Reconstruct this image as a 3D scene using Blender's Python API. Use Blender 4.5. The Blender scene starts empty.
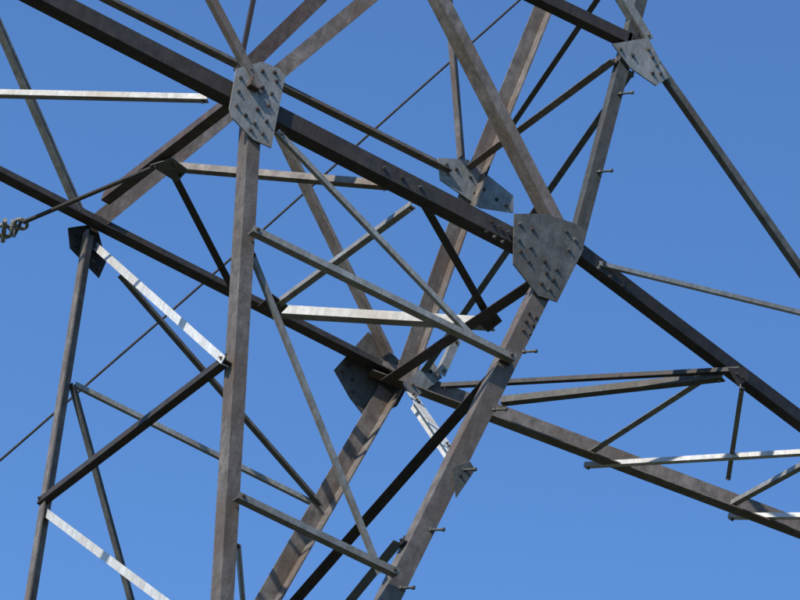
import bpy, math, random
from mathutils import Vector, Matrix
random.seed(7)
# ---------------------------------------------------------------- camera (stands on the ground, long lens, rolled 16 deg)
Rv=Vector((.835,-.499,.232)).normalized()
Fv=Vector((.32,.785,.529)).normalized()
Uv=Rv.cross(Fv).normalized(); Rv=Fv.cross(Uv).normalized()
CAM=Vector((0,0,1.7)); FPX=3468.0
cd=bpy.data.cameras.new("camera"); cam=bpy.data.objects.new("camera",cd); bpy.context.collection.objects.link(cam)
cam.matrix_world=Matrix(((Rv.x,Uv.x,-Fv.x,CAM.x),(Rv.y,Uv.y,-Fv.y,CAM.y),(Rv.z,Uv.z,-Fv.z,CAM.z),(0,0,0,1)))
cd.sensor_width=36; cd.lens=36*FPX/800; cd.clip_end=5000; cd.clip_start=.1
bpy.context.scene.camera=cam
# ---------------------------------------------------------------- tower planes (m): front face, back face, deck level
# every node is a real point on one of the three planes of a 2.9 m square cage 17.7 m above the ground
YF,YB,ZC=22.2,25.1,17.73
def ray(x,y): return Fv+Rv*((x-400)/FPX)+Uv*((300-y)/FPX)
def P(pl,x,y,off=0.0):
    d=ray(x,y)
    if pl=='f': t=(YF+off-CAM.y)/d.y
    elif pl=='b': t=(YB+off-CAM.y)/d.y
    elif pl=='d': t=(ZC+off-CAM.z)/d.z
    return CAM+d*t
class B:
    def __init__(s): s.v=[];s.f=[];s.m=[];s.t=[]
    def add(s,v,f,mi,t):
        o=len(s.v); s.v+= [tuple(p) for p in v]; s.f+=[tuple(i+o for i in q) for q in f]
        s.m+=[mi]*len(f); s.t+=[t]*len(f)
MATS=[]
def obj(name,b,parent=None):
    me=bpy.data.meshes.new(name); me.from_pydata(b.v,[],b.f)
    for m in MATS: me.materials.append(m)
    me.polygons.foreach_set('material_index',b.m)
    at=me.attributes.new('tint','FLOAT','FACE'); at.data.foreach_set('value',b.t)
    me.update()
    o=bpy.data.objects.new(name,me); bpy.context.collection.objects.link(o)
    if parent: o.parent=parent
    return o
# ---------------------------------------------------------------- materials
def steel(name,c1,c2,c3,rough,metal=.15,sc=9):
    m=bpy.data.materials.new(name); m.use_nodes=True; nt=m.node_tree; N=nt.nodes; L=nt.links
    bs=N['Principled BSDF']; bs.inputs['Roughness'].default_value=rough; bs.inputs['Metallic'].default_value=metal
    bs.inputs['Specular IOR Level'].default_value=.35
    tc=N.new('ShaderNodeTexCoord')
    n1=N.new('ShaderNodeTexNoise'); n1.inputs['Scale'].default_value=sc; n1.inputs['Detail'].default_value=8; n1.inputs['Roughness'].default_value=.65
    n2=N.new('ShaderNodeTexNoise'); n2.inputs['Scale'].default_value=1.7; n2.inputs['Detail'].default_value=5
    n3=N.new('ShaderNodeTexNoise'); n3.inputs['Scale'].default_value=55; n3.inputs['Detail'].default_value=3
    mp=N.new('ShaderNodeMapping'); mp.inputs['Scale'].default_value=(30,30,1.6); L.new(tc.outputs['Object'],mp.inputs['Vector'])
    n4=N.new('ShaderNodeTexNoise'); n4.inputs['Scale'].default_value=1; n4.inputs['Detail'].default_value=3; L.new(mp.outputs[0],n4.inputs['Vector'])
    for n in (n1,n2,n3): L.new(tc.outputs['Object'],n.inputs['Vector'])
    r1=N.new('ShaderNodeValToRGB'); r1.color_ramp.elements[0].position=.34; r1.color_ramp.elements[1].position=.66
    r1.color_ramp.elements[0].color=(*c1,1); r1.color_ramp.elements[1].color=(*c2,1)
    L.new(n1.outputs['Fac'],r1.inputs['Fac'])
    r2=N.new('ShaderNodeMapRange'); r2.inputs[1].default_value=.46; r2.inputs[2].default_value=.7; L.new(n2.outputs['Fac'],r2.inputs[0])
    mx=N.new('ShaderNodeMix'); mx.data_type='RGBA'; L.new(r2.outputs[0],mx.inputs['Factor']); L.new(r1.outputs['Color'],mx.inputs['A']); mx.inputs['B'].default_value=(*c3,1)
    at=N.new('ShaderNodeAttribute'); at.attribute_name='tint'
    r3=N.new('ShaderNodeMapRange'); r3.inputs[3].default_value=.8; r3.inputs[4].default_value=1.2; L.new(at.outputs['Fac'],r3.inputs[0])
    r4=N.new('ShaderNodeMapRange'); r4.inputs[1].default_value=.3; r4.inputs[2].default_value=.7; r4.inputs[3].default_value=.85; r4.inputs[4].default_value=1.12; L.new(n3.outputs['Fac'],r4.inputs[0])
    r5=N.new('ShaderNodeMapRange'); r5.inputs[1].default_value=.35; r5.inputs[2].default_value=.65; r5.inputs[3].default_value=.84; r5.inputs[4].default_value=1.08; L.new(n4.outputs['Fac'],r5.inputs[0])
    mu=N.new('ShaderNodeMath'); mu.operation='MULTIPLY'; L.new(r3.outputs[0],mu.inputs[0]); L.new(r4.outputs[0],mu.inputs[1])
    m2=N.new('ShaderNodeMath'); m2.operation='MULTIPLY'; L.new(mu.outputs[0],m2.inputs[0]); L.new(r5.outputs[0],m2.inputs[1])
    hv=N.new('ShaderNodeHueSaturation'); L.new(m2.outputs[0],hv.inputs['Value']); L.new(mx.outputs['Result'],hv.inputs['Color'])
    L.new(hv.outputs['Color'],bs.inputs['Base Color'])
    bp=N.new('ShaderNodeBump'); bp.inputs['Strength'].default_value=.25; bp.inputs['Distance'].default_value=.004; L.new(n3.outputs['Fac'],bp.inputs['Height']); L.new(bp.outputs['Normal'],bs.inputs['Normal'])
    MATS.append(m); return len(MATS)-1
DK=steel('weathered_shaded_steel',(.026,.022,.019),(.065,.055,.048),(.055,.037,.027),.65,.0)  # darker tone bakes shade into members of an otherwise uniform steel
BR=steel('weathered_brown_steel',(.115,.095,.078),(.24,.205,.178),(.14,.098,.07),.6,.05)
GY=steel('galvanised_grey_steel',(.19,.187,.17),(.31,.305,.285),(.21,.18,.145),.5,.1)
LT=steel('sunlit_galvanised_steel',(.5,.495,.47),(.68,.67,.64),(.5,.46,.4),.5,.05)  # galvanised steel with sunlight put into a paler base colour
MD=steel('grey_green_steel',(.06,.058,.05),(.13,.125,.11),(.085,.07,.053),.6,.05)
RU=steel('rusty_steel',(.05,.034,.027),(.11,.077,.06),(.08,.045,.03),.65,.0)
# ---------------------------------------------------------------- builders
X=Vector((1,0,0));Y=Vector((0,1,0));Z=Vector((0,0,1))
bolts=B()
def bolt(p,n,r=.019,h=.012,mi=None):
    n=n.normalized(); a=n.orthogonal().normalized(); b=n.cross(a); v=[];k=6; ph=random.random()
    for hh in (0,h):
        for i in range(k):
            an=ph+i*2*math.pi/k; v.append(p+(a*math.cos(an)+b*math.sin(an))*r+n*hh)
    f=[tuple(range(k,2*k))]+[(i,(i+1)%k,k+(i+1)%k,k+i) for i in range(k)]
    mi=random.choice((BR,RU,MD,DK)) if mi is None else mi
    bolts.add(v,f,mi,random.random())
    v=[];
    for hh in (h,h+.012):
        for i in range(k): v.append(p+(a*math.cos(i*1.0472)+b*math.sin(i*1.0472))*r*.5+n*hh)
    bolts.add(v,f,mi,random.random())
def angle(bd,p1,p2,w,n,toward,mi,off=0,t=.012,inv=1,bolt_ends=0,e1=0,e2=0,wb=None):
    """L-section: flange a lies in the face with outward normal n, flange b runs inward"""
    d=(p2-p1).normalized(); n=Vector(n); n=(n-d*n.dot(d)).normalized(); a=n.cross(d).normalized()
    if a.dot(Vector(toward))<0: a=-a
    b=-n*inv; wb=wb or w
    q=Vector((d.dot(Rv),d.dot(Uv))).normalized(); per=lambda v: v.dot(Rv)*-q.y+v.dot(Uv)*q.x
    ext=[0,per(a)*w,per(b)*wb]; c=(min(ext)+max(ext))/2; s=-c/per(a) if abs(per(a))>.35 else -w/2
    p1=p1-d*e1; p2=p2+d*e2
    sec=[(0,0),(w,0),(w,t),(t,t),(t,wb),(0,wb)]
    v=[]
    for p in (p1,p2):
        for (i,j) in sec: v.append(p+a*(i+s)+b*j+n*off)
    f=[(0,1,7,6),(1,2,8,7),(2,3,9,8),(3,4,10,9),(4,5,11,10),(5,0,6,11),(5,4,3,2,1,0),(6,7,8,9,10,11)]
    bd.add(v,f,mi,random.random())
    if bolt_ends:
        ln=(p2-p1).length
        for k in range(bolt_ends):
            for e in (.04+.08*k,ln-.04-.08*k):
                bp=p1+d*e+a*(s+w*.55)
                bolt(bp+n*off,n,.016); bolt(bp+n*(off)+b*t,b,.016)
def plate(bd,pts,n,th,mi):
    n=Vector(n).normalized(); k=len(pts); v=[p+n*th/2 for p in pts]+[p-n*th/2 for p in pts]
    f=[tuple(range(k)),tuple(range(2*k-1,k-1,-1))]+[(i,i+k,(i+1)%k+k,(i+1)%k) for i in range(k)]
    bd.add(v,f,mi,random.random())
def rod(bd,p1,p2,r,mi,k=10):
    d=(p2-p1).normalized(); a=d.orthogonal().normalized(); b=d.cross(a); v=[]
    for p in (p1,p2):
        for i in range(k): v.append(p+(a*math.cos(i*2*math.pi/k)+b*math.sin(i*2*math.pi/k))*r)
    f=[(i,(i+1)%k,k+(i+1)%k,k+i) for i in range(k)]+[tuple(range(k-1,-1,-1)),tuple(range(k,2*k))]
    bd.add(v,f,mi,random.random())
PX=.00865
NF=(0,-1,0);NB=(0,1,0);ND=(0,0,-1)
UP=(0,0,1);DN=(0,0,-1)
chords,legs,brace,gus,steps=B(),B(),B(),B(),B()
# ---- chords of the cross beam and arms (deck level)
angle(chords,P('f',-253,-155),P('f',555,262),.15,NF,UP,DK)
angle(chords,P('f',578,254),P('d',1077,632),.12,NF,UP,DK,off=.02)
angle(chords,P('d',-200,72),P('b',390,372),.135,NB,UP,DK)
angle(chords,P('b',372,366),P('d',1077,632),.21,NB,UP,BR,off=.02,wb=.13)
# ---- cross struts N1-N3 and N2-N4
angle(chords,P('d',100,202),P('d',250,86),.09,(-1,0,0),UP,RU,inv=1)
angle(chords,P('d',392,378),P('d',545,275),.10,(1,0,0),UP,DK,inv=1)
# ---- legs
def leg(a,b,w,n,tw,m,**k): angle(legs,a,b,w,n,tw,m,t=.016,**k)
C1,C2=P('f',249,110),P('f',219,612)
D1,D2=P('b',88,235),P('b',28,612)
F1,F2=P('f',543,285),P('f',381,612)
G1,G2=P('b',388,392),P('b',261,612)
leg(C1,C2,.115,NF,X,BR,off=.03,wb=.17)
leg(D1,D2,.10,NB,X,BR)
leg(F1,F2,.155,NF,X,BR,off=.02,wb=.15)
leg(G1,G2,.17,NB,-X,BR)
leg(P('f',574,250),P('f',650,-40),.11,NF,X,MD,wb=.10)
leg(P('b',402,385),P('b',478,170),.15,NB,-X,BR)
leg(P('b',474,180),P('b',575,-70),.15,NB,-X,BR)
def m(bd,pa,pb,wpx,n,tw,mi,t=.008,**k):
    k.setdefault('bolt_ends',1)
    angle(bd,P(*pa),P(*pb),wpx*PX,n,tw,mi,t=t,**k)
# ---- front face
m(brace,('f',245,237),('f',507,366),6.2,NF,UP,GY,off=.13,wb=.085)
m(brace,('f',230,503),('f',390,580),6.2,NF,UP,GY,off=.13,wb=.085)
m(brace,('f',252,250),('f',382,572),5,NF,UP,GY,off=-.03)
m(brace,('f',275,133),('f',480,348),5,NF,UP,GY,off=.03)
m(brace,('f',425,-25),('f',558,233),12,NF,UP,BR,off=.02,wb=.15)
m(brace,('f',240,74),('f',335,-18),15,NF,UP,RU,off=-.02)
m(brace,('f',195,-20),('f',257,97),8,NF,X,BR,off=.07)
m(brace,('f',241,65),('f',258,-20),4,NF,X,DK,off=-.02)
m(chords,('f',500,-22),('f',648,50),13,NF,UP,DK)
m(chords,('f',652,62),('f',870,372),8,NF,UP,MD,off=.03)
m(brace,('f',600,264),('f',838,322),4.5,NF,UP,GY)
m(brace,('f',612,-15),('f',646,42),10,NF,X,GY,off=.03)
# ---- back face
m(brace,('b',98,222),('b',384,-14),17,NB,UP,BR,wb=.09)
m(brace,('b',268,110),('b',388,355),15,NB,X,BR)
m(chords,('b',60,-24),('b',448,170),11.5,NB,UP,BR)
m(brace,('b',446,-30),('b',461,160),10,NB,X,BR)
m(brace,('b',-20,-22),('b',82,212),12,NB,X,MD,off=.04)
m(brace,('b',120,275),('b',320,505),8,NB,UP,MD)
m(brace,('b',75,385),('b',312,503),5,NB,UP,GY,inv=-1)
m(brace,('b',72,385),('b',134,612),8,NB,X,MD)
# ---- left face
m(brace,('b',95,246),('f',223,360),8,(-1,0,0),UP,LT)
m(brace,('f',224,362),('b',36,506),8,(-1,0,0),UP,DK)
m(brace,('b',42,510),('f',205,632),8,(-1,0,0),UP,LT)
m(brace,('f',236,545),('b',242,612),4,(-1,0,0),X,GY)
# ---- right face
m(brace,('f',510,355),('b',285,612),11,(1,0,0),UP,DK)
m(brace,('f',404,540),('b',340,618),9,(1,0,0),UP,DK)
m(brace,('f',634,72),('b',412,392),7,(1,0,0),UP,MD)
m(brace,('f',618,58),('b',472,166),8,(1,0,0),UP,BR)
m(brace,('f',610,-15),('b',508,135),6,(1,0,0),UP,MD)
# ---- deck bracing (diamond + arm lacing)
DY=(0,1,0)
m(brace,('d',165,166),('d',388,185),7.5,ND,DY,BR)
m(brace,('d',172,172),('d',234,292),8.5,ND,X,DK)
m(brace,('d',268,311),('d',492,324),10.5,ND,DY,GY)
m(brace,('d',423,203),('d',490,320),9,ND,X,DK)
m(brace,('d',276,303),('d',412,203),6.5,ND,DY,GY,off=.03)
m(brace,('d',-60,92),('d',206,98),6.5,ND,DY,GY)
m(brace,('d',440,386),('d',738,370),5,ND,DY,DK)
m(brace,('d',500,399),('d',722,374),8,ND,DY,MD,off=.03)
m(brace,('d',586,456),('d',702,381),6.5,ND,DY,GY)
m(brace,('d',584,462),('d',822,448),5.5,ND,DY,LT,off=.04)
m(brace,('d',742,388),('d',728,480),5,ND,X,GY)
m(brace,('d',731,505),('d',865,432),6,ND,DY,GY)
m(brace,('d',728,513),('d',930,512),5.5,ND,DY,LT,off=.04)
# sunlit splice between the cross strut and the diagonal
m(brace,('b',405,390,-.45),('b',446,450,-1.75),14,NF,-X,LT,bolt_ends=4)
m(brace,('b',424,385),('b',440,350),9,NF,X,GY,off=.3)
# ---- gussets
def gp(pl,off,pts,bs,n,mi,r=.018,th=.014):
    plate(gus,[P(pl,x,y,off) for x,y in pts],n,th,mi)
    for x,y in bs: bolt(P(pl,x,y,off)+Vector(n)*th/2,Vector(n),r)
gp('f',-.05,[(236,69),(262,62),(279,69),(285,76),(271,148),(253,140),(232,118),(229,109)],[(240,78),(238,92),(236,106),(245,116),(254,124),(262,134),(266,122),(257,110),(268,106),(271,94),(276,82),(274,73),(262,72),(250,70),(262,88),(250,130)],NF,GY)
gp('f',-.045,[(514,214),(545,214),(575,224),(583,230),(583,250),(557,302),(538,296),(513,264)],[(519,224),(518,240),(530,248),(520,252),(532,230),(528,262),(546,274),(553,281),(541,284),(549,290),(556,270),(566,232),(574,240),(568,250),(544,262)],NF,MD)
gp('b',.03,[(68,228),(96,224),(106,262),(99,278),(70,248)],[(76,236),(84,250),(92,262),(98,270),(74,246)],NF,DK)
gp('b',.05,[(334,370),(368,332),(414,374),(397,406),(368,421),(350,398)],[(342,372),(352,380),(348,366),(352,392),(366,412),(374,400),(372,408)],NF,MD)
gp('b',-.03,[(438,158),(468,160),(513,196),(513,213),(480,208),(440,180)],[(446,165),(456,170),(470,178),(484,190),(496,200),(506,206),(448,175),(474,194)],NF,GY)
gp('f',-.04,[(612,44),(648,38),(668,78),(656,86),(630,68)],[(648,50),(652,58),(656,66),(660,74),(652,74),(620,50),(632,56)],NF,GY)
gp('b',-.2,[(402,384),(432,360),(442,378),(412,400)],[(412,385),(430,372)],NF,GY)
gp('d',-.012,[(150,165),(172,158),(188,170),(177,182)],[(156,165),(172,164),(180,174)],ND,MD,.014,.01)
gp('d',-.012,[(258,306),(272,294),(288,306),(275,319)],[(266,306),(280,308)],ND,DK,.014,.01)
gp('d',-.012,[(474,318),(492,308),(502,321),(488,332)],[(482,320),(494,322)],ND,DK,.014,.01)
gp('f',-.03,[(728,368),(746,368),(748,380),(738,386)],[(736,374),(742,378)],NF,DK,.013,.01)
gp('f',-.03,[(452,468),(470,462),(475,470),(456,498)],[(460,476)],NF,MD,.014,.01)
def row(pl,x1,y1,x2,y2,k,off,n=NF,r=.016):
    for i in range(k):
        t=i/(k-1); bolt(P(pl,x1+(x2-x1)*t,y1+(y2-y1)*t,off),Vector(n),r)
row('f',492,222,508,232,3,-.01);row('f',486,232,502,242,3,-.01)
row('f',536,318,530,334,3,-.02);row('f',529,314,523,330,3,-.02)
row('f',384,168,420,187,3,-.005)
row('f',598,268,622,286,3,-.03)
# ---- step bolts on the leg
for x,y in [(521,352),(491,410),(460,470),(428,530),(398,588),(618,94),(597,172)]:
    p=P('f',x,y,-.0); d=Vector((.55,-.83,0)).normalized()
    rod(steps,p,p+d*.14,.0105,MD); rod(steps,p+d*.13,p+d*.147,.017,MD); rod(steps,p+d*.02,p+d*.04,.02,MD,6)
# ---- waist and body to the ground
W=[(P('f',219,612)),(P('f',381,612)),(P('b',261,612)),(P('b',28,612))]
cx=8.75; cy=(YF+YB)/2
base=[Vector((cx-3.2,cy-3.4,0)),Vector((cx+3.2,cy-3.4,0)),Vector((cx+3.2,cy+3.4,0)),Vector((cx-3.2,cy+3.4,0))]
for i,(w,b) in enumerate(zip(W,base)):
    leg(w,b,.17,(0,-1 if i<2 else 1,0),X if i in(0,3) else -X,BR)
for k in range(4):
    for i in range(4):
        a,b=W[i],W[(i+1)%4]; c,d=base[i],base[(i+1)%4]
        t0,t1=k/4,(k+1)/4
        nn=(0,-1,0) if i%2==0 else (1,0,0)
        angle(brace,a.lerp(c,t0),b.lerp(d,t1),.08,nn,UP,BR,t=.008)
        angle(brace,b.lerp(d,t0),a.lerp(c,t1),.08,nn,UP,BR,t=.008,off=.03)
        if k: angle(brace,b.lerp(d,t0),a.lerp(c,t0),.08,nn,UP,BR,t=.008,off=.05)
# ---- shackle, eye and tie rod at the back left corner
hw=B()
q0=P('d',24,222,-.1);q1=P('d',152,168,-.05)
rod(hw,q0,q1,.02,DK)
def ring(bd,c,nrm,R,r,a0=0,a1=2*math.pi,K=20,mi=GY,st=1.0):
    nrm=nrm.normalized(); a=nrm.orthogonal().normalized(); b=nrm.cross(a); pts=[c+(a*math.cos(a0+(a1-a0)*i/K)*st+b*math.sin(a0+(a1-a0)*i/K))*R for i in range(K+1)]
    for i in range(K): rod(bd,pts[i],pts[i+1],r,mi,8)
ring(hw,P('d',21,224,-.1),Vector((0,0.3,1)),.055,.018)
ring(hw,P('d',13,228,-.1),Vector((1,-.6,.2)),.065,.018,mi=GY)
ring(hw,P('d',4,231,-.1),Vector((0,0.3,1)),.07,.02)
rod(hw,P('d',3,241,-.1),P('d',5,220,-.1),.022,GY); rod(hw,P('d',14,236,-.1),P('d',22,220,-.1),.016,MD)
rod(hw,P('d',-2,233,-.1),P('d',-60,260,-.1),.022,GY)
tower=bpy.data.objects.new("transmission_tower",None); bpy.context.collection.objects.link(tower)
for n,b in (('chords',chords),('legs',legs),('bracing',brace),('gusset_plates',gus),('bolts',bolts),('step_bolts',steps),('shackle_and_tie_rod',hw)):
    obj(n,b,tower)
# ---- conductor far behind the tower
cu=bpy.data.curves.new('power_line','CURVE'); cu.dimensions='3D'; cu.bevel_depth=.017; cu.bevel_resolution=2
pts=[(700,-170),(610,-82),(520,0),(388,117),(300,197),(190,295),(85,386),(0,461),(-150,588)]
sp=cu.splines.new('NURBS'); sp.points.add(len(pts)-1); sp.use_endpoint_u=True; sp.order_u=3
for i,(x,y) in enumerate(pts): 
    p=CAM+ray(x,y)*(48-i*1.0); sp.points[i].co=(*p,1)
pl=bpy.data.objects.new('power_line',cu); bpy.context.collection.objects.link(pl); cu.materials.append(MATS[DK])
# ---- ground
gm=bpy.data.materials.new('meadow_grass'); gm.use_nodes=True; nt=gm.node_tree; bs=nt.nodes['Principled BSDF']; bs.inputs['Roughness'].default_value=.95
no=nt.nodes.new('ShaderNodeTexNoise'); no.inputs['Scale'].default_value=.6; no.inputs['Detail'].default_value=10
tc=nt.nodes.new('ShaderNodeTexCoord'); nt.links.new(tc.outputs['Object'],no.inputs['Vector'])
cr=nt.nodes.new('ShaderNodeValToRGB'); cr.color_ramp.elements[0].color=(.035,.045,.018,1); cr.color_ramp.elements[1].color=(.09,.085,.045,1); cr.color_ramp.elements[0].position=.35; cr.color_ramp.elements[1].position=.68
nt.links.new(no.outputs['Fac'],cr.inputs['Fac']); nt.links.new(cr.outputs['Color'],bs.inputs['Base Color'])
me=bpy.data.meshes.new('ground'); S=2000; me.from_pydata([(-S,-S,0),(S,-S,0),(S,S,0),(-S,S,0)],[],[(0,1,2,3)]); me.materials.append(gm)
bpy.context.collection.objects.link(bpy.data.objects.new('ground',me))
# ---- light
sd=Vector((-.82,-.27,.54)).normalized()
sl=bpy.data.lights.new('sun','SUN'); sl.energy=5; sl.angle=math.radians(.5); sl.color=(1,.95,.87)
so=bpy.data.objects.new('sun',sl); so.rotation_euler=sd.to_track_quat('Z','Y').to_euler(); bpy.context.collection.objects.link(so)
w=bpy.data.worlds.new("World"); bpy.context.scene.world=w; w.use_nodes=True
nt=w.node_tree; sk=nt.nodes.new('ShaderNodeTexSky'); sk.sky_type='NISHITA'; sk.sun_disc=False
sk.sun_elevation=math.asin(sd.z); sk.sun_rotation=math.atan2(sd.x,sd.y); sk.air_density=1.2; sk.dust_density=.3; sk.ozone_density=3.0
mx=nt.nodes.new('ShaderNodeMix'); mx.data_type='RGBA'; mx.blend_type='MULTIPLY'; mx.inputs['Factor'].default_value=1; mx.inputs['B'].default_value=(.82,1.18,1.65,1)
nt.links.new(sk.outputs[0],mx.inputs['A']); nt.links.new(mx.outputs['Result'],nt.nodes['Background'].inputs[0]); nt.nodes['Background'].inputs[1].default_value=.118
sc=bpy.context.scene; sc.view_settings.view_transform='Standard'; sc.view_settings.look='None'; sc.view_settings.exposure=0
